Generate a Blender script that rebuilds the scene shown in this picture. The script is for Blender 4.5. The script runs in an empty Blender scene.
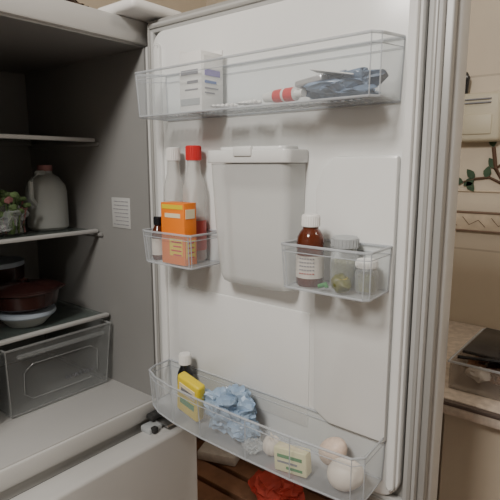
import bpy, bmesh, math, random
from mathutils import Vector, Matrix, noise
random.seed(4)
R=math.radians
# ---------------- materials ----------------
def mat(name, col, rough=.5, metal=0, spec=.5, bump=0, bscale=40, var=0, vscale=6, alpha=1, sss=0):
    m=bpy.data.materials.new(name); m.use_nodes=True
    nt=m.node_tree; p=nt.nodes['Principled BSDF']
    p.inputs['Base Color'].default_value=(*col,1); p.inputs['Roughness'].default_value=rough
    p.inputs['Metallic'].default_value=metal; p.inputs['Specular IOR Level'].default_value=spec
    p.inputs['Alpha'].default_value=alpha
    tc=nt.nodes.new('ShaderNodeTexCoord')
    n=nt.nodes.new('ShaderNodeTexNoise'); n.inputs['Scale'].default_value=vscale; n.inputs['Detail'].default_value=4
    nt.links.new(tc.outputs['Object'],n.inputs['Vector'])
    cr=nt.nodes.new('ShaderNodeValToRGB')
    v=max(var,.03)
    cr.color_ramp.elements[0].position=.3; cr.color_ramp.elements[1].position=.7
    cr.color_ramp.elements[0].color=(*[c*(1-v) for c in col],1)
    cr.color_ramp.elements[1].color=(*[min(1,c*(1+v)) for c in col],1)
    nt.links.new(n.outputs['Fac'],cr.inputs['Fac']); nt.links.new(cr.outputs['Color'],p.inputs['Base Color'])
    if bump:
        b=nt.nodes.new('ShaderNodeBump'); b.inputs['Strength'].default_value=bump; b.inputs['Distance'].default_value=.002
        n2=nt.nodes.new('ShaderNodeTexNoise'); n2.inputs['Scale'].default_value=bscale
        nt.links.new(tc.outputs['Object'],n2.inputs['Vector'])
        nt.links.new(n2.outputs['Fac'],b.inputs['Height']); nt.links.new(b.outputs['Normal'],p.inputs['Normal'])
    return m
def clear(name, col=(.72,.76,.8), base=.14, fres=.6, rough=.12):
    m=bpy.data.materials.new(name); m.use_nodes=True; nt=m.node_tree
    p=nt.nodes['Principled BSDF']; out=nt.nodes['Material Output']
    p.inputs['Base Color'].default_value=(*col,1); p.inputs['Roughness'].default_value=rough
    t=nt.nodes.new('ShaderNodeBsdfTransparent'); mx=nt.nodes.new('ShaderNodeMixShader')
    t.inputs['Color'].default_value=(.97,.98,.98,1)
    lw=nt.nodes.new('ShaderNodeLayerWeight'); lw.inputs['Blend'].default_value=.25
    ma=nt.nodes.new('ShaderNodeMath'); ma.operation='MULTIPLY_ADD'; ma.inputs[1].default_value=fres; ma.inputs[2].default_value=base
    ma.use_clamp=True
    nt.links.new(lw.outputs['Facing'],ma.inputs[0]); nt.links.new(ma.outputs[0],mx.inputs['Fac'])
    nt.links.new(t.outputs[0],mx.inputs[1]); nt.links.new(p.outputs[0],mx.inputs[2]); nt.links.new(mx.outputs[0],out.inputs['Surface'])
    return m
def tiles(name,c1,c2,mort,w,h,axes='yz',rough=.4,ms=.003):
    m=bpy.data.materials.new(name); m.use_nodes=True; nt=m.node_tree; p=nt.nodes['Principled BSDF']
    tc=nt.nodes.new('ShaderNodeTexCoord'); s=nt.nodes.new('ShaderNodeSeparateXYZ'); c=nt.nodes.new('ShaderNodeCombineXYZ')
    nt.links.new(tc.outputs['Object'],s.inputs[0])
    nt.links.new(s.outputs[axes[0].upper()],c.inputs[0]); nt.links.new(s.outputs[axes[1].upper()],c.inputs[1])
    b=nt.nodes.new('ShaderNodeTexBrick'); b.offset=0
    b.inputs['Color1'].default_value=(*c1,1); b.inputs['Color2'].default_value=(*c2,1); b.inputs['Mortar'].default_value=(*mort,1)
    b.inputs['Scale'].default_value=1; b.inputs['Mortar Size'].default_value=ms
    b.inputs['Brick Width'].default_value=w; b.inputs['Row Height'].default_value=h
    nt.links.new(c.outputs[0],b.inputs['Vector'])
    n=nt.nodes.new('ShaderNodeTexNoise'); n.inputs['Scale'].default_value=5; n.inputs['Detail'].default_value=5
    nt.links.new(tc.outputs['Object'],n.inputs['Vector'])
    mx=nt.nodes.new('ShaderNodeMixRGB'); mx.blend_type='MULTIPLY'; mx.inputs['Fac'].default_value=.2
    nt.links.new(b.outputs['Color'],mx.inputs[1]); nt.links.new(n.outputs['Fac'],mx.inputs[2])
    nt.links.new(mx.outputs[0],p.inputs['Base Color']); p.inputs['Roughness'].default_value=rough
    return m
M={}
M['white']=mat('door_liner_white',(.79,.795,.785),.2)
M['whiteshade']=mat('fridge_interior_shaded_white',(.25,.247,.24),.4)  # white liner, with the shade inside the fridge put into its colour
M['lip']=mat('fridge_floor_lit_white',(.46,.455,.445),.3)  # same liner, kept lighter: light reaching the floor is put into the colour
M['body']=mat('fridge_enamel',(.58,.575,.56),.35,bump=.05,bscale=300)
M['edge']=mat('door_edge_paint',(.34,.335,.32),.35)
M['gasket']=mat('rubber_gasket',(.46,.46,.45),.6)
M['dark']=mat('dark_gap',(.03,.03,.03),.7)
M['clear']=clear('clear_plastic_wall',base=.10)
M['clearb']=clear('clear_plastic_bottom',base=.2)
M['cedge']=clear('clear_plastic_edge',col=(.6,.63,.67),base=.45,fres=.4)
M['dedge']=clear('drawer_edge',col=(.4,.41,.41),base=.35,fres=.4)
M['drawer']=clear('drawer_plastic',col=(.36,.37,.37),base=.24,fres=.35,rough=.25)
M['glass']=clear('shelf_glass',col=(.12,.15,.14),base=.3,fres=.4,rough=.05)
M['frost']=clear('frosted_tank',col=(.80,.81,.80),base=.55,fres=.3,rough=.25)
M['metal']=mat('hinge_steel',(.5,.5,.5),.3,metal=1)
M['paper']=mat('white_card',(.78,.77,.75),.6)
M['purple']=mat('purple_print',(.18,.14,.4),.5)
M['ink']=mat('grey_print',(.22,.22,.25),.6)
M['inkb']=mat('blue_print',(.08,.15,.4),.6)
M['red']=mat('red_plastic',(.65,.03,.03),.35)
M['orange']=mat('orange_card',(.9,.22,.01),.5)
M['cream']=mat('cream_print',(.85,.75,.5),.5)
M['brown']=mat('amber_glass',(.10,.022,.009),.12)
M['black']=mat('black_glass',(.012,.012,.015),.15)
M['wcap']=mat('white_cap',(.82,.81,.79),.4)
M['botclear']=clear('bottle_clear',col=(.7,.69,.66),base=.35,fres=.5)
M['pink']=mat('pink_sauce',(.42,.05,.04),.3)
M['label']=mat('pale_label',(.72,.66,.6),.6,var=.1,vscale=60)
M['yellow']=mat('yellow_pack',(.8,.62,.03),.4)
M['green']=mat('green_print',(.05,.25,.07),.5)
M['blue']=mat('blue_bag',(.33,.45,.61),.3,var=.15,vscale=30)
M['bluedk']=mat('dark_blue_foil',(.16,.22,.32),.25,var=.5,vscale=50)
M['silver']=mat('blister_foil',(.6,.6,.62),.3,metal=.6)
M['egg']=mat('egg_shell',(.8,.72,.64),.5,bump=.1,bscale=200)
M['eggb']=mat('egg_shell_buff',(.68,.54,.45),.5,bump=.1,bscale=200,var=.1,vscale=200)
M['butter']=mat('butter_wrap',(.78,.74,.45),.45)
M['pickle']=mat('pickled_olives',(.12,.12,.02),.4,var=.5,vscale=80)
M['greylid']=mat('grey_lid',(.4,.42,.43),.4)
M['bag']=clear('plastic_bag',col=(.75,.78,.8),base=.25,fres=.4,rough=.25)
M['wood']=mat('dark_wood',(.26,.13,.075),.5,var=.4,vscale=12,bump=.3,bscale=60)
M['woodred']=mat('red_brown_cloth',(.5,.06,.04),.7,var=.3,vscale=20)
M['maroon']=mat('maroon_enamel',(.03,.011,.010),.2)
M['jug']=clear('jug_plastic',col=(.5,.52,.50),base=.6,fres=.3,rough=.4)
M['greenbag']=mat('herb_green',(.10,.16,.06),.6,var=.5,vscale=60)
M['pinkbag']=mat('pink_wrap',(.36,.16,.16),.5,var=.3,vscale=30)
M['bluelid']=mat('pale_blue_lid',(.33,.38,.44),.4)
M['tile']=tiles('beige_wall_tile',(.64,.55,.43),(.67,.58,.46),(.5,.42,.33),.60,.50,'yz')
M['tileb']=tiles('beige_wall_tile_b',(.64,.55,.43),(.67,.58,.46),(.5,.42,.33),.60,.50,'xz')
M['floor']=tiles('floor_tile',(.16,.08,.05),(.19,.1,.06),(.08,.05,.04),.3,.3,'xy')
M['ceil']=mat('ceiling_paint',(.75,.74,.72),.8)
M['stone']=mat('worktop_stone',(.64,.55,.47),.35,var=.2,vscale=60)
M['stoned']=mat('worktop_edge',(.12,.09,.08),.35)
M['bord']=mat('border_tile',(.58,.48,.36),.4,var=.12,vscale=40)
M['bordd']=mat('border_line',(.2,.13,.09),.4)
M['leaf']=mat('leaf_green',(.03,.065,.03),.6,var=.3,vscale=30)
M['stem']=mat('stem_brown',(.09,.045,.025),.7)
M['boxc']=mat('box_cream',(.55,.5,.38),.5)
M['amberbox']=clear('smoked_plastic',col=(.5,.42,.36),base=.22,fres=.35,rough=.2)
M['darklid']=clear('dark_lid',col=(.03,.028,.03),base=.75,fres=.2,rough=.2)
M['grain']=mat('brown_grain',(.28,.14,.08),.8,var=.5,vscale=80)
# ---------------- builder ----------------
class B:
    def __init__(s,name): s.name=name; s.bm=bmesh.new(); s.ms=[]
    def mi(s,k):
        if k not in s.ms: s.ms.append(k)
        return s.ms.index(k)
    def merge(s,t,k=None,mtx=None):
        if k is not None:
            i=s.mi(k)
            for f in t.faces: f.material_index=i
        if mtx is not None: bmesh.ops.transform(t,matrix=mtx,verts=t.verts)
        me=bpy.data.meshes.new('tmp'); t.to_mesh(me); t.free(); s.bm.from_mesh(me); bpy.data.meshes.remove(me)
    def box(s,x0,x1,y0,y1,z0,z1,k,bev=0,rot=None,seg=2):
        t=bmesh.new(); bmesh.ops.create_cube(t,size=1)
        bmesh.ops.scale(t,vec=(abs(x1-x0),abs(y1-y0),abs(z1-z0)),verts=t.verts)
        if bev: bmesh.ops.bevel(t,geom=t.edges[:],offset=bev,segments=seg,affect='EDGES',profile=.5)
        mt=Matrix.Translation(((x0+x1)/2,(y0+y1)/2,(z0+z1)/2))
        if rot is not None: mt=mt@rot
        s.merge(t,k,mt); return s
    def lathe(s,cx,cy,prof,ks,seg=32):
        t=bmesh.new(); rings=[]
        for r,z in prof:
            r=max(r,1e-4)
            rings.append([t.verts.new((r*math.cos(2*math.pi*i/seg),r*math.sin(2*math.pi*i/seg),z)) for i in range(seg)])
        for j in range(len(rings)-1):
            k=ks if isinstance(ks,str) else ks[j]
            for i in range(seg):
                f=t.faces.new((rings[j][i],rings[j][(i+1)%seg],rings[j+1][(i+1)%seg],rings[j+1][i])); f.material_index=s.mi(k)
        s.merge(t,None,Matrix.Translation((cx,cy,0))); return s
    def tube(s,pts,r,k,cyc=False,seg=8):
        pts=[Vector(p) for p in pts]; n=len(pts); t=bmesh.new(); rings=[]
        for i,p in enumerate(pts):
            a=pts[(i-1)%n] if (cyc or i>0) else p; b=pts[(i+1)%n] if (cyc or i<n-1) else p
            d=(b-a).normalized(); up=Vector((0,0,1)) if abs(d.z)<.9 else Vector((1,0,0))
            u=d.cross(up).normalized(); v=d.cross(u)
            rings.append([t.verts.new(p+r*(u*math.cos(2*math.pi*q/seg)+v*math.sin(2*math.pi*q/seg))) for q in range(seg)])
        m=n if cyc else n-1
        for j in range(m):
            A=rings[j];C=rings[(j+1)%n]
            for q in range(seg): t.faces.new((A[q],A[(q+1)%seg],C[(q+1)%seg],C[q]))
        if not cyc:
            t.faces.new(rings[0][::-1]); t.faces.new(rings[-1])
        s.merge(t,k); return s
    def blob(s,c,rad,k,amp=0,sub=3,rot=None,seed=0,egg=0,floor=None,xmax=None,fr=1.0):
        t=bmesh.new(); bmesh.ops.create_icosphere(t,subdivisions=sub,radius=1)
        for v in t.verts:
            p=v.co.copy(); e=1-egg*p.z; co=p.copy(); co.x*=e; co.y*=e
            if amp:
                sd=Vector((seed*3.1,seed*1.7,seed))
                a=noise.noise_vector(p*1.3*fr+sd)*amp*1.1
                w=noise.noise_vector((p+a)*3.0*fr+sd)*amp*.55
                rdg=(abs(noise.noise((p+w)*3.2*fr+sd))-.22)*amp*.9
                co=co+a+w+p*rdg
            v.co=Vector((co.x*rad[0],co.y*rad[1],co.z*rad[2]))
        mt=Matrix.Translation(c)
        if rot is not None: mt=mt@rot
        bmesh.ops.transform(t,matrix=mt,verts=t.verts)
        for v in t.verts:
            if floor is not None: v.co.z=max(v.co.z,floor)
            if xmax is not None: v.co.x=min(max(v.co.x,xmax[0]),xmax[1])
        s.merge(t,k); return s
    def prism(s,pts,vec,k,bev=0):
        t=bmesh.new(); vs=[t.verts.new(p) for p in pts]; f=t.faces.new(vs)
        r=bmesh.ops.extrude_face_region(t,geom=[f]); nv=[e for e in r['geom'] if isinstance(e,bmesh.types.BMVert)]
        bmesh.ops.translate(t,vec=vec,verts=nv)
        bmesh.ops.recalc_face_normals(t,faces=t.faces)
        if bev: bmesh.ops.bevel(t,geom=t.edges[:],offset=bev,segments=2,affect='EDGES',profile=.5)
        s.merge(t,k); return s
    def face(s,pts,k):
        t=bmesh.new(); t.faces.new([t.verts.new(p) for p in pts]); s.merge(t,k); return s
    def finish(s,parent=None,ang=35,recalc=True):
        if recalc: bmesh.ops.recalc_face_normals(s.bm,faces=s.bm.faces)
        me=bpy.data.meshes.new(s.name); s.bm.to_mesh(me); s.bm.free()
        for k in s.ms: me.materials.append(M[k])
        me.polygons.foreach_set('use_smooth',[True]*len(me.polygons)); me.set_sharp_from_angle(angle=R(ang))
        o=bpy.data.objects.new(s.name,me); bpy.context.collection.objects.link(o)
        if parent: o.parent=parent
        return o
def empty(name):
    e=bpy.data.objects.new(name,None); bpy.context.collection.objects.link(e); e.empty_display_size=.1; return e
# ---------------- room ----------------
b=B('floor'); b.box(-1.8,.95,-1.8,1.5,-.05,0,'floor'); b.finish()
b=B('ceiling'); b.box(-1.8,.95,-1.8,1.5,2.5,2.55,'ceil'); b.finish()
b=B('wall_right'); b.box(.95,1.0,-1.8,1.55,0,2.5,'tile'); b.finish()
b=B('wall_back'); b.box(-1.8,.95,1.5,1.55,0,2.5,'tileb'); b.finish()
b=B('wall_left'); b.box(-1.85,-1.8,-1.8,1.55,0,2.5,'ceil'); b.finish()
b=B('wall_front'); b.box(-1.8,.95,-1.85,-1.8,0,2.5,'ceil'); b.finish()
b=B('trim_1')
b.box(.942,.95,-1.75,1.45,1.055,1.115,'bord',.002)
b.box(.938,.95,-1.75,1.45,1.109,1.115,'bordd',.002)
b.box(.938,.95,-1.75,1.45,1.055,1.060,'bordd',.002)
for i in range(40):
    y=-1.7+i*.08
    b.tube([(.9415,y,1.07),(.9415,y+.02,1.09),(.9415,y+.045,1.075),(.9415,y+.065,1.098)],.0009,'stem')
b.finish()
b=B('trim_2'); b.box(.945,.95,-1.75,1.45,1.172,1.177,'bord',.001); b.finish()
# ---------------- refrigerator ----------------
fr=empty('refrigerator')
b=B('cabinet_shell')
b.box(.025,.08,.77,1.40,.765,1.47,'body',.004)
b.box(-.54,-.485,.77,1.40,.765,1.47,'body',.004)
b.box(-.54,.08,.77,1.40,1.47,1.512,'body',.005)
b.box(-.54,.08,.77,1.40,.728,.765,'body',.005)
b.box(-.485,.025,1.22,1.40,.765,1.47,'whiteshade')
b.box(-.54,.08,.78,1.40,.06,.728,'body',.004)
b.finish(fr)
b=B('cabinet_liner')
b.box(.020,.0252,.775,1.22,.763,1.472,'whiteshade',.001)
b.box(-.486,-.481,.775,1.22,.763,1.472,'whiteshade',.001)
b.box(-.485,.022,.775,1.22,1.466,1.471,'whiteshade',.001)
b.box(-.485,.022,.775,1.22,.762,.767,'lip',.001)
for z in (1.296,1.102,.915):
    b.box(.014,.021,.93,1.22,z-.006,z+.002,'whiteshade',.002)
b.finish(fr)
b=B('rating_label')
b.box(.0185,.0198,.832,.893,1.120,1.183,'gasket',.0003)
random.seed(2)
for i in range(7):
    y=.838
    while y<.882:
        l=.003+random.random()*.008; b.box(.0180,.0186,y,min(y+l,.888),1.176-i*.008,1.1745-i*.008,'ink'); y+=l+.002
b.finish(fr)
def shelf(name,z,y0):
    b=B(name); b.box(-.475,.010,y0,1.21,z-.004,z,'glass',.001)
    b.box(-.478,.014,y0-.006,y0+.006,z-.006,z+.002,'gasket',.002)
    b.box(-.478,.014,1.20,1.214,z-.008,z+.006,'whiteshade',.002); b.finish(fr)
shelf('glass_shelf_1',1.304,.94); shelf('glass_shelf_2',1.11,.945); shelf('glass_shelf_3',.925,.92)
def drawer(name,x0,x1):
    b=B(name); z0,z1=.772,.908; y0=.905; y1=1.18; m=.008
    A=[(x0,y0,z1),(x1,y0,z1),(x1,y1,z1),(x0,y1,z1)]
    C=[(x0+m,y0+.012,z0),(x1-m,y0+.012,z0),(x1-m,y1,z0),(x0+m,y1,z0)]
    for i in range(4): b.face([A[i],A[(i+1)%4],C[(i+1)%4],C[i]],'drawer')
    b.face(C,'drawer')
    b.tube(A,.0025,'dedge',True); b.tube(C,.0015,'dedge',True)
    for p,q in zip(A,C): b.tube([p,q],.0015,'dedge')
    b.box(x0+.02,x1-.02,y0-.008,y0+.002,z1-.020,z1-.012,'drawer',.003)
    def fp(u,v): return (x0+m+u*(x1-x0-2*m), y0+.012*(1-v)-.002, z0+v*(z1-z0))
    b.tube([fp(.2,.18),fp(.8,.18),fp(.88,.28),fp(.88,.62),fp(.8,.72),fp(.2,.72),fp(.12,.62),fp(.12,.28)],.0009,'dedge',True)
    pts=[]
    for i in range(40):
        u=.52+i*.008; pts.append(fp(u,.32+.035*math.sin(i*1.3)))
    b.tube(pts,.0008,'ink',seg=5)
    b.finish(fr)
drawer('crisper_drawer_1',-.222,.008); drawer('crisper_drawer_2',-.462,-.232)
b=B('freezer_door')
b.box(-.54,.075,.705,.765,.07,.718,'body',.008,seg=3)
b.box(-.52,.06,.763,.781,.085,.705,'dark',.002)
b.finish(fr)
b=B('cabinet_feet')
for x in (-.5,.04):
    for y in (.83,1.35): b.lathe(x,y,[(.0,0),(.02,0),(.02,.03),(.012,.035),(.012,.062),(0,.062)],'dark')
b.finish(fr)
b=B('middle_hinge')
b.box(.0,.07,.715,.778,.728,.733,'metal',.001); b.box(.03,.075,.772,.779,.70,.75,'metal',.001)
b.lathe(.05,.74,[(0,.718),(.006,.718),(.006,.752),(0,.752)],'metal',16)
b.box(-.03,.005,.735,.765,.716,.73,'greylid',.004); b.box(-.025,-.012,.728,.74,.72,.732,'dark',.003)
b.box(-.012,.022,.748,.768,.735,.746,'dark',.003)
b.finish(fr)
b=B('top_hinge_cover')
b.box(-.045,.078,.72,.83,1.512,1.532,'wcap',.009,seg=4)
b.finish(fr)
b=B('door_shell')
b.box(.036,.08,.205,.762,.75,1.512,'body',.009,seg=3)
b.box(.030,.038,.210,.758,.755,1.507,'dark')
b.box(.018,.032,.207,.760,.753,1.509,'edge',.003)
b.finish(fr)
b=B('door_gasket')
def ring(b,x0,x1,ya,yb,za,zb,w,k,bev):
    b.box(x0,x1,ya,ya+w,za,zb,k,bev);b.box(x0,x1,yb-w,yb,za,zb,k,bev)
    b.box(x0,x1,ya+w*.5,yb-w*.5,za,za+w,k,bev);b.box(x0,x1,ya+w*.5,yb-w*.5,zb-w,zb,k,bev)
ring(b,.006,.019,.216,.748,.765,1.500,.018,'gasket',.004)
ring(b,.003,.010,.221,.743,.770,1.495,.006,'edge',.002)
b.finish(fr)
b=B('door_liner')
def rrect(ya,yb,za,zb,r,x,n=8):
    out=[]
    for cy,cz,a0 in ((yb-r,zb-r,0),(ya+r,zb-r,90),(ya+r,za+r,180),(yb-r,za+r,270)):
        for i in range(n+1):
            a=R(a0+90*i/n); out.append((x,cy+r*math.cos(a),cz+r*math.sin(a)))
    return out
b.prism(rrect(.237,.728,.783,1.482,.03,.019),(-.019,0,0),'white',.005)
b.prism(rrect(.702,.718,.80,1.46,.008,.002),(-.008,0,0),'white',.003)
b.prism(rrect(.241,.253,.80,1.46,.006,.002),(-.010,0,0),'white',.003)
b.prism([(.002,.256,.87),(.002,.345,.87),(.002,.372,.885),(.002,.376,1.215),(.002,.365,1.245),(.002,.345,1.262),(.002,.256,1.262)],(-.012,0,0),'white',.004)
b.prism([(.002,.385,.845),(.002,.66,.845),(.002,.675,.86),(.002,.675,1.03),(.002,.385,1.03)],(-.004,0,0),'white',.002)
b.finish(fr)
def bin_(name,plan,z0,z1,taper=.004,vents=False,back=.012):
    b=B(name); n=len(plan)
    cx=sum(p[0] for p in plan)/n; cy=sum(p[1] for p in plan)/n
    top=[];bot=[]
    for x,y in plan:
        top.append((x,y,z1+(back if x>-.02 else 0)))
        bx=x+(taper if x<-.02 else 0); by=y+math.copysign(taper*.6,cy-y) if abs(cy-y)>.02 else y
        bot.append((bx,by,z0))
    for i in range(n): b.face([top[i],top[(i+1)%n],bot[(i+1)%n],bot[i]],'clear')
    b.face(bot,'clearb')
    b.tube(top,.0019,'cedge',True); b.tube(bot,.0016,'cedge',True)
    for t,q in zip(top,bot):
        b.tube([t,q],.0009,'cedge')
    mid=[tuple(Vector(t).lerp(Vector(q),.16)) for t,q in zip(top,bot)]
    b.tube(mid[:],.0007,'cedge',True)
    if vents:
        y=min(p[1] for p in plan)+.03
        while y<max(p[1] for p in plan)-.02:
            b.box(-.058,-.024,y,y+.0045,z0-.0016,z0-.0004,'cedge'); y+=.0105
    b.finish(fr,recalc=False)
bin_('door_bin_top',[(-.002,.258),(-.070,.256),(-.080,.264),(-.080,.675),(-.070,.688),(-.002,.690)],1.328,1.396,vents=True,back=.008)
bin_('door_bin_small_left',[(-.002,.558),(-.078,.558),(-.080,.562),(-.080,.664),(-.074,.678),(-.002,.680)],1.087,1.140,back=.0)
bin_('door_bin_small_right',[(-.012,.258),(-.074,.256),(-.080,.262),(-.080,.378),(-.078,.384),(-.012,.384)],1.087,1.146,back=0)
bin_('door_bin_bottom',[(-.002,.258),(-.068,.256),(-.082,.268),(-.088,.36),(-.089,.44),(-.088,.54),(-.083,.61),(-.074,.66),(-.060,.692),(-.040,.70),(-.002,.70)],.81,.878,back=.0)
# ---- tank
b=B('water_tank')
def tankring(z,y0,y1,x,r=.012,n=5):
    pts=[(-.002,y0,z)]
    for i in range(n+1):
        pts.append((x+r+r*math.cos(R(270-90*i/n)),y0+r+r*math.sin(R(270-90*i/n)),z))
    for i in range(n+1):
        pts.append((x+r+r*math.cos(R(180-90*i/n)),y1-r+r*math.sin(R(180-90*i/n)),z))
    pts.append((-.002,y1,z)); return pts
rs=[tankring(1.064,.408,.530,-.030),tankring(1.068,.404,.533,-.036),tankring(1.08,.402,.536,-.041),tankring(1.16,.399,.541,-.046),tankring(1.252,.397,.545,-.050)]
t=bmesh.new(); V=[[t.verts.new(p) for p in r] for r in rs]
for a,c in zip(V,V[1:]):
    for i in range(len(a)-1): t.faces.new((a[i],a[i+1],c[i+1],c[i]))
t.faces.new(V[0]); t.faces.new(V[-1]); b.merge(t,'frost')
b.prism(tankring(1.253,.393,.549,-.054),(0,0,.019),'white',.002)
b.prism(tankring(1.271,.41,.535,-.04),(0,0,.006),'white',.002)
b.box(-.057,-.05,.455,.49,1.262,1.277,'white',.003)
b.finish(fr)
# ---------------- things in the door ----------------
def cap_ridges(b,cx,cy,r,z0,z1,k,n=24):
    for i in range(n):
        a=2*math.pi*i/n; x=cx+r*math.cos(a); y=cy+r*math.sin(a)
        b.tube([(x,y,z0),(x,y,z1)],r*.06,k,seg=5)
b=B('medicine_box')
b.box(-.062,-.014,.545,.592,1.3305,1.418,'paper',.0008)
b.box(-.0628,-.0618,.552,.588,1.385,1.392,'ink'); b.box(-.0628,-.0618,.552,.575,1.372,1.376,'ink')
b.box(-.0628,-.0618,.552,.580,1.362,1.364,'ink'); b.box(-.0628,-.0618,.549,.59,1.34,1.35,'greylid')
b.box(-.058,-.018,.5441,.5452,1.393,1.412,'paper')
b.box(-.055,-.022,.5438,.5449,1.383,1.392,'purple')
b.box(-.055,-.030,.5438,.5449,1.372,1.376,'inkb'); b.box(-.055,-.026,.5438,.5449,1.364,1.366,'ink'); b.box(-.055,-.034,.5438,.5449,1.357,1.359,'ink')
b.box(-.016,-.014,.545,.592,1.417,1.425,'paper',.0004,Matrix.Rotation(R(12),4,'Y'))
b.box(-.062,-.014,.5905,.592,1.416,1.423,'paper',.0004)
b.finish()
def blister(name,cx,cy,z,rz,k='silver',l=.045,w=.02):
    b=B(name); rot=Matrix.Rotation(R(rz),4,'Z')@Matrix.Rotation(R(5),4,'X')
    b.box(cx-w/2,cx+w/2,cy-l/2,cy+l/2,z,z+.001,k,.0003,rot)
    for i in range(5):
        for j in (-1,1):
            p=rot@Vector((j*w*.24,-l*.4+i*l*.2,0)); b.blob((cx+p.x,cy+p.y,z+.002),(.0035,.0035,.0028),'wcap',sub=2)
    b.finish()
blister('pill_blister_pack',-.05,.51,1.334,8,l=.04); blister('pill_blister_pack',-.05,.462,1.335,-12,l=.04)
b=B('ointment_tube')
b.lathe(0,0,[(0,-.030),(.0055,-.03),(.0055,-.018),(.009,-.016),(.009,.0),(.009,.004),(.0085,.02),(.006,.040),(.001,.041)],['wcap','wcap','wcap','red','paper','red','paper','paper'],20)
o=b.finish(); o.matrix_world=Matrix.Translation((-.055,.395,1.3415))@Matrix.Rotation(R(-90),4,'X')@Matrix.Rotation(R(8),4,'Y')
b=B('foil_medicine_bag'); b.blob((-.040,.322,1.348),(.025,.046,.016),'bluedk',.55,4,seed=3,floor=1.331,xmax=(-.07,-.008))
b.box(-.066,-.03,.30,.355,1.362,1.3635,'paper',.0003,Matrix.Rotation(R(10),4,'X')@Matrix.Rotation(R(16),4,'Z'))
b.box(-.067,-.05,.335,.375,1.350,1.358,'silver',.002,Matrix.Rotation(R(-8),4,'X')); b.finish(ang=20)
def bottle(name,cx,cy,z0,H,r,kb,kc,kl=None,neck=.4,capr=None,caph=.02,lab=(.15,.55),fill=None):
    b=B(name); nr=r*neck; c=capr or nr*1.25; sh=H-caph
    prof=[(0,z0),(r*.85,z0),(r,z0+.004),(r,z0+H*lab[0])]
    ks=[kb,kb,kb]
    prof+=[(r+.0004,z0+H*lab[0]),(r+.0004,z0+H*lab[1]),(r,z0+H*lab[1])]; ks+=[kb,kl or kb,kb]
    s0=z0+H*.60
    prof+=[(r,s0),(r*.95,s0+H*.05),(r*.8,s0+H*.11),(nr*1.1,s0+H*.18),(nr,z0+sh)]; ks+=[kb]*5
    prof+=[(c,z0+sh),(c,z0+H-.001),(c-.001,z0+H),(0,z0+H)]; ks+=[kc]*4
    b.lathe(cx,cy,prof,ks); cap_ridges(b,cx,cy,c,z0+sh+.001,z0+H-.002,kc)
    if fill: b.lathe(cx,cy,[(0,z0+.003),(r-.002,z0+.003),(r-.002,z0+H*fill[1]),(0,z0+H*fill[1])],fill[0])
    b.finish()
bottle('vinegar_bottle',-.024,.652,1.0895,.190,.0185,'botclear','wcap',None,.55,.0115,.022,fill=('label',.25))
bottle('chilli_sauce_bottle',-.024,.603,1.0895,.192,.0195,'botclear','red','pink',.55,.0125,.024,lab=(.1,.36),fill=('pink',.38))
b=B('spice_carton')
b.box(-.073,-.046,.577,.632,1.0895,1.190,'orange',.0008)
b.box(-.0736,-.0728,.580,.629,1.180,1.187,'yellow')
b.box(-.0736,-.0728,.586,.622,1.166,1.173,'cream')
b.box(-.0736,-.0728,.582,.612,1.104,1.132,'yellow')
for i in range(4): b.box(-.0741,-.0733,.584,.608-.005*(i%2),1.128-i*.007,1.1255-i*.007,'red')
b.box(-.070,-.050,.5763,.5772,1.165,1.18,'cream'); b.box(-.070,-.050,.5763,.5772,1.10,1.130,'yellow')
for i in range(4): b.box(-.068,-.053,.5757,.5764,1.127-i*.008,1.1245-i*.008,'red')
b.finish()
bottle('essence_bottle',-.058,.657,1.0895,.074,.0115,'brown','black','label',.5,.0075,.014,lab=(.12,.5))
b=B('syrup_bottle'); cx,cy,z0=-.054,.354,1.0895; r=.0185
b.lathe(cx,cy,[(0,z0),(r*.9,z0),(r,z0+.003),(r,z0+.012),(r+.0004,z0+.012),(r+.0004,z0+.042),(r,z0+.042),(r,z0+.058),(r*.95,z0+.066),(r*.75,z0+.073),(.0105,z0+.077),(.0105,z0+.080),(.0118,z0+.080),(.0118,z0+.094),(.011,z0+.096),(0,z0+.096)],
 ['brown']*4+['label']+['brown']*6+['wcap']*4)
cap_ridges(b,cx,cy,.0118,z0+.081,z0+.094,'wcap')
for i in range(5):
    for j in range(6):
        a=R(170+j*11); b.box(cx+(r+.0008)*math.cos(a)-.0004,cx+(r+.0008)*math.cos(a)+.0004,cy+(r+.0008)*math.sin(a)-.0012,cy+(r+.0008)*math.sin(a)+.0012,z0+.018+i*.005,z0+.0195+i*.005,'ink' if i else 'pink')
b.finish()
def jar(name,cx,cy,z0,r,h,k,lid,lh=.01):
    b=B(name)
    b.lathe(cx,cy,[(0,z0),(r*.9,z0),(r,z0+.003),(r,z0+h*.75),(r*.85,z0+h*.85),(r*.85,z0+h)],'bag')
    b.lathe(cx,cy,[(0,z0+.002),(r-.002,z0+.002),(r-.002,z0+h*.6),(0,z0+h*.62)],k)
    for i in range(14):
        a=random.random()*6.28; q=random.random()*(r-.007); b.blob((cx+q*math.cos(a),cy+q*math.sin(a),z0+h*.6),(.005,.005,.005),k,sub=2)
    b.lathe(cx,cy,[(r*.93,z0+h-.002),(r*.95,z0+h-.002),(r*.95,z0+h+lh-.002),(r*.85,z0+h+lh),(r*.6,z0+h+lh-.001),(0,z0+h+lh-.001)],lid)
    cap_ridges(b,cx,cy,r*.95,z0+h,z0+h+lh-.003,lid); b.finish()
jar('olive_jar',-.036,.312,1.0895,.0185,.056,'pickle','greylid',.012)
b=B('lime_half'); b.blob((-.066,.300,1.1015),(.011,.013,.012),'pickle',.2,3,seed=2); b.lathe(-.066,.300,[(0,1.106),(.008,1.107),(.009,1.109),(0,1.110)],'yellow',20); b.finish()
b=B('green_chilli')
b.tube([(-.07,.33,1.094),(-.069,.320,1.098),(-.07,.318,1.094)],.003,'green'); b.finish()
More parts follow.
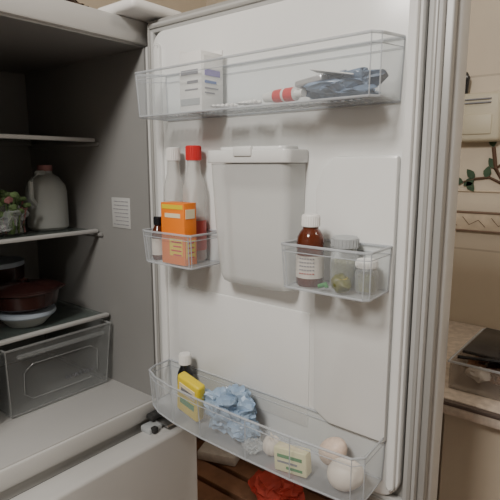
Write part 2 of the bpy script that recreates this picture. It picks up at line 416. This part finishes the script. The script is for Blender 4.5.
jar('spice_jar',-.040,.278,1.0895,.0145,.034,'pickle','wcap',.008)
z=.8115
b=B('medicine_bottle'); cx,cy,r=-.030,.628,.015
b.lathe(cx,cy,[(0,z),(r*.9,z),(r,z+.003),(r,z+.06),(r*.9,z+.07),(r*.6,z+.08),(.0085,z+.083),(.0085,z+.086),(.0108,z+.086),(.0108,z+.103),(.010,z+.105),(0,z+.105)],['black']*7+['wcap']*4)
cap_ridges(b,cx,cy,.0108,z+.087,z+.103,'wcap'); b.finish()
def packer(b,o,rot):
    def pk(x0,x1,y0,y1,z0,z1,k,bev=0):
        c=Vector(((x0+x1)/2,(y0+y1)/2,(z0+z1)/2)); t=bmesh.new(); bmesh.ops.create_cube(t,size=1)
        bmesh.ops.scale(t,vec=(x1-x0,y1-y0,z1-z0),verts=t.verts)
        if bev: bmesh.ops.bevel(t,geom=t.edges[:],offset=bev,segments=3,affect='EDGES',profile=.5)
        b.merge(t,k,o@rot@Matrix.Translation(c))
    return pk
b=B('mustard_packet'); pk=packer(b,Matrix.Translation((-.060,.584,.862)),Matrix.Rotation(R(14),4,'X')@Matrix.Rotation(R(-10),4,'Y'))
pk(-.009,.009,-.027,.027,-.042,.034,'yellow',.005)
pk(-.0098,-.0085,-.019,.019,.002,.022,'cream'); pk(-.0102,-.0095,-.014,.014,.007,.015,'ink')
pk(-.0098,-.0085,-.018,.016,-.020,-.008,'green')
b.finish()
b=B('blue_plastic_bag'); b.blob((-.042,.512,.852),(.028,.042,.034),'blue',.6,5,seed=12,floor=.8125,xmax=(-.080,-.008),fr=.8)
b.blob((-.050,.474,.834),(.022,.024,.018),'blue',.5,4,seed=1,floor=.8125,xmax=(-.080,-.008),fr=.8); b.finish(ang=30)
b=B('clear_plastic_bag'); b.blob((-.062,.446,.822),(.014,.014,.009),'bag',.6,4,seed=11,floor=.8125,xmax=(-.082,-.008)); b.finish(ang=14)
def egg(cx,cy,cz,r,l,k,rx,rz):
    b=B('egg'); b.blob((cx,cy,cz),(r,r,l),k,0,4,rot=Matrix.Rotation(R(rz),4,'Z')@Matrix.Rotation(R(rx),4,'X'),egg=.12); b.finish()
b=B('garlic_bulb')
for i in range(8):
    a=i*math.pi/4; b.blob((-.050+.007*math.cos(a),.418+.007*math.sin(a),.826),(.008,.008,.0135),'egg',sub=2)
b.tube([(-.050,.418,.836),(-.050,.419,.842),(-.049,.421,.846)],.002,'egg'); b.finish()
b=B('butter_pack'); pk=packer(b,Matrix.Translation((-.068,.368,.8315)),Matrix.Rotation(R(6),4,'Z')@Matrix.Rotation(R(-4),4,'X'))
pk(-.009,.009,-.026,.026,-.018,.018,'butter',.002)
pk(-.0096,-.0088,-.02,.02,.004,.009,'green'); pk(-.0096,-.0088,-.012,.02,-.004,-.001,'ink'); pk(-.0096,-.0088,-.02,.006,-.012,-.008,'green')
pk(-.006,.006,-.02,.02,.0175,.0186,'cream'); b.finish()
egg(-.032,.322,.8455,.0185,.024,'eggb',40,0)
egg(-.055,.289,.8345,.0215,.026,'egg',75,12)
# ---------------- things in the fridge ----------------
b=B('plastic_jug')
cx,cy=-.045,1.04; z=1.1115
b.lathe(cx,cy,[(0,z),(.038,z),(.043,z+.005),(.043,z+.08),(.040,z+.095),(.028,z+.112),(.015,z+.120),(.013,z+.132)],'jug')
b.lathe(cx,cy,[(.0145,z+.126),(.0155,z+.126),(.0155,z+.138),(0,z+.139)],'pinkbag')
b.tube([(cx-.012,cy-.015,z+.122),(cx-.035,cy-.03,z+.122),(cx-.052,cy-.035,z+.105),(cx-.05,cy-.03,z+.07),(cx-.036,cy-.02,z+.055)],.005,'jug')
b.finish()
b=B('herb_bag'); b.blob((-.155,1.02,1.146),(.048,.043,.034),'bag',.4,4,seed=2,floor=1.112)
for i in range(90):
    a=random.random()*6.28; q=.044*math.sqrt(random.random()); x=-.155+q*math.cos(a); y=1.02+q*math.sin(a)
    zz=1.15+.045*random.random(); dx=.02*(random.random()-.5); dy=.02*(random.random()-.5)
    b.tube([(x,y,1.115),(x+dx*.5,y+dy,1.13),(x+dx,y-dy,zz)],.0016,'greenbag' if i%4 else 'pinkbag',seg=5)
    b.blob((x+dx,y-dy,zz),(.009,.007,.004),'greenbag' if i%7 else 'pinkbag',.3,2,seed=i,rot=Matrix.Rotation(a,4,'X'))
b.finish(ang=14)
b=B('glass_bowl_with_lid'); z=.9265
cx,cy=-.135,.99
b.lathe(cx,cy,[(0,z),(.035,z),(.052,z+.018),(.056,z+.024),(.052,z+.024),(.034,z+.003),(0,z+.003)],'jug')
b.lathe(cx,cy,[(0,z+.021),(.057,z+.021),(.059,z+.024),(.058,z+.030),(.050,z+.031),(.045,z+.034),(0,z+.034)],'bluelid')
b.finish()
b=B('cooking_pot'); z=.9615
b.lathe(cx,cy,[(0,z),(.05,z),(.062,z+.008),(.068,z+.035),(.073,z+.038),(.073,z+.041),(.066,z+.041),(.060,z+.01),(0,z+.004)],'maroon')
b.lathe(cx,cy,[(.07,z+.0415),(.07,z+.043),(.045,z+.048),(.012,z+.050),(.006,z+.052),(.010,z+.058),(0,z+.060)],'maroon')
for sgn in (-1,1): b.tube([(cx+sgn*.066,cy-.015,z+.030),(cx+sgn*.082,cy-.012,z+.032),(cx+sgn*.082,cy+.012,z+.032),(cx+sgn*.066,cy+.015,z+.030)],.0035,'maroon')
b.finish()
b=B('food_tub'); b.lathe(-.13,1.13,[(0,.9265),(.05,.9265),(.06,1.0),(.062,1.03),(.062,1.04),(0,1.042)],['jug','pinkbag','maroon','bluelid','bluelid']); b.finish()
b=B('covered_dish'); b.lathe(-.33,1.05,[(0,1.3055),(.05,1.3055),(.07,1.34),(.072,1.345),(.05,1.357),(.01,1.362),(.01,1.372),(0,1.373)],['bluelid']*3+['wcap']*4); b.finish()
b=B('folded_cloth'); b.blob((-.12,1.0,1.55),(.13,.09,.032),'bluedk',.4,4,seed=9,floor=1.5135); b.blob((-.02,.98,1.555),(.05,.06,.03),'maroon',.4,4,seed=4,floor=1.5135); b.finish()
# ---------------- right side of kitchen ----------------
b=B('worktop')
b.box(.40,.948,-1.7,1.3,.738,.77,'stone',.004); b.box(.388,.402,-1.7,1.3,.758,.768,'stoned',.004); b.box(.390,.402,-1.7,1.3,.738,.759,'stone',.003)
b.box(.42,.945,-1.7,.305,0,.738,'tile',.003); b.box(.42,.945,1.25,1.3,0,.738,'wood',.003)
b.finish()
random.seed(8)
b=B('food_storage_box')
for (x0,x1,y0,y1) in ((.45,.453,-.02,.31),(.717,.72,-.02,.31),(.453,.717,-.02,-.017),(.453,.717,.307,.31)):
    b.box(x0,x1,y0,y1,.7705,.832,'amberbox',.001)
b.box(.451,.719,-.018,.308,.7705,.774,'amberbox',.001)
b.tube([(.448,-.022,.832),(.722,-.022,.832),(.722,.312,.832),(.448,.312,.832)],.003,'cedge',True)
for i in range(60):
    x=.475+random.random()*.22; y=.01+random.random()*.28; r=.012+random.random()*.012
    b.blob((x,y,.775+r+.015*random.random()),(r,r*1.2,r*.8),random.choice(['grain','grain','maroon','label','stem']),.3,3,seed=i)
b.box(.50,.70,.03,.30,.833,.841,'darklid',.003,Matrix.Rotation(R(2),4,'X'))
b.tube([(.47,.30,.838),(.50,.15,.846),(.52,-.02,.846)],.004,'black')
b.finish()
b=B('glass_dish')
b.lathe(.60,.16,[(0,.8485),(.045,.8485),(.075,.868),(.085,.890),(.082,.890),(.072,.871),(.043,.852),(0,.852)],'botclear',40)
b.lathe(.60,.16,[(.081,.891),(.087,.891),(.087,.894),(.06,.902),(.012,.906),(.012,.915),(0,.916)],'botclear',40); b.finish()
b=B('electrical_junction_box')
b.box(.905,.95,.355,.475,1.315,1.45,'boxc',.012,seg=3); b.box(.900,.908,.375,.455,1.335,1.39,'boxc',.004)
for z_ in (1.42,1.43): b.box(.9,.91,.38,.45,z_,z_+.003,'ink')
b.lathe(.925,.462,[(0,1.45),(.012,1.45),(.014,1.475),(.016,1.495),(.008,1.51),(0,1.512)],'black')
b.finish()
b=B('ivy_branch')
pts=[(.945,.28,1.13),(.945,.31,1.17),(.945,.34,1.195),(.945,.365,1.24),(.945,.375,1.30)]
b.tube(pts,.0055,'stem'); b.tube([pts[2],(.945,.38,1.215),(.945,.42,1.21),(.945,.45,1.20)],.0035,'stem'); b.tube([pts[3],(.945,.33,1.27),(.945,.30,1.31)],.003,'stem')
def leaf(p,ang,l=.036,w=.011):
    c=math.cos(ang); s=math.sin(ang); prof=[(0,0),(.25,.8),(.5,1),(.8,.55),(1,0),(.8,-.55),(.5,-1),(.25,-.8)]
    b.prism([(p[0]-.002,p[1]+l*u*c-w*v*s,p[2]+l*u*s+w*v*c) for u,v in prof],(-.001,0,0),'leaf')
for p,a in [(pts[3],1.0),((.945,.42,1.21),-.6),((.945,.42,1.21),.9),((.945,.44,1.202),-2.2),((.945,.45,1.20),.2),((.945,.39,1.213),1.8),(pts[4],1.4)]:
    leaf(p,a)
b.finish()
b=B('wooden_stool')
for i in range(7): b.box(.20+i*.075,.26+i*.075,.52,1.15,.375,.40,'wood',.004)
for y in (.56,1.09): b.box(.21,.70,y,y+.03,.345,.375,'wood',.003)
for x in (.22,.67):
    for y in (.55,1.09): b.box(x,x+.035,y,y+.035,0,.375,'wood',.004)
b.finish()
b=B('cloth_bundle'); b.blob((.33,.67,.432),(.06,.065,.038),'woodred',.5,4,seed=6,floor=.4015); b.finish()
b=B('paper_parcel'); b.box(.34,.42,.86,.98,.4005,.43,'label',.006,Matrix.Rotation(R(20),4,'Z')); b.finish()
# ---------------- lights ----------------
def area(name,loc,rot_to,size,power,col):
    l=bpy.data.lights.new(name,'AREA'); l.size=size; l.energy=power; l.color=col
    o=bpy.data.objects.new(name,l); bpy.context.collection.objects.link(o); o.location=loc
    o.rotation_euler=(Vector(rot_to)-Vector(loc)).to_track_quat('-Z','Y').to_euler(); return o
area('ceiling_lamp',(-1.4,.2,2.3),(0,.4,1.0),.35,29,(1,.955,.89))
area('kitchen_fill',(.35,-.9,2.4),(.7,.2,1.0),.3,6,(1,.92,.8))  # added fill light, not a real fixture, brightens beyond and below the door
w=bpy.data.worlds.new('world'); bpy.context.scene.world=w; w.use_nodes=True
w.node_tree.nodes['Background'].inputs[0].default_value=(.8,.85,.9,1); w.node_tree.nodes['Background'].inputs[1].default_value=.15
# ---------------- camera ----------------
cd=bpy.data.cameras.new('camera'); cam=bpy.data.objects.new('camera',cd); bpy.context.collection.objects.link(cam)
cd.sensor_width=36; cd.lens=36; cd.clip_start=.01
cam.location=(-.62,0,1.25)
th=R(39); t=R(9.65)
F=Vector((math.cos(th)*math.cos(t),math.sin(th)*math.cos(t),-math.sin(t)))
cam.rotation_euler=F.to_track_quat('-Z','Y').to_euler()
bpy.context.scene.camera=cam
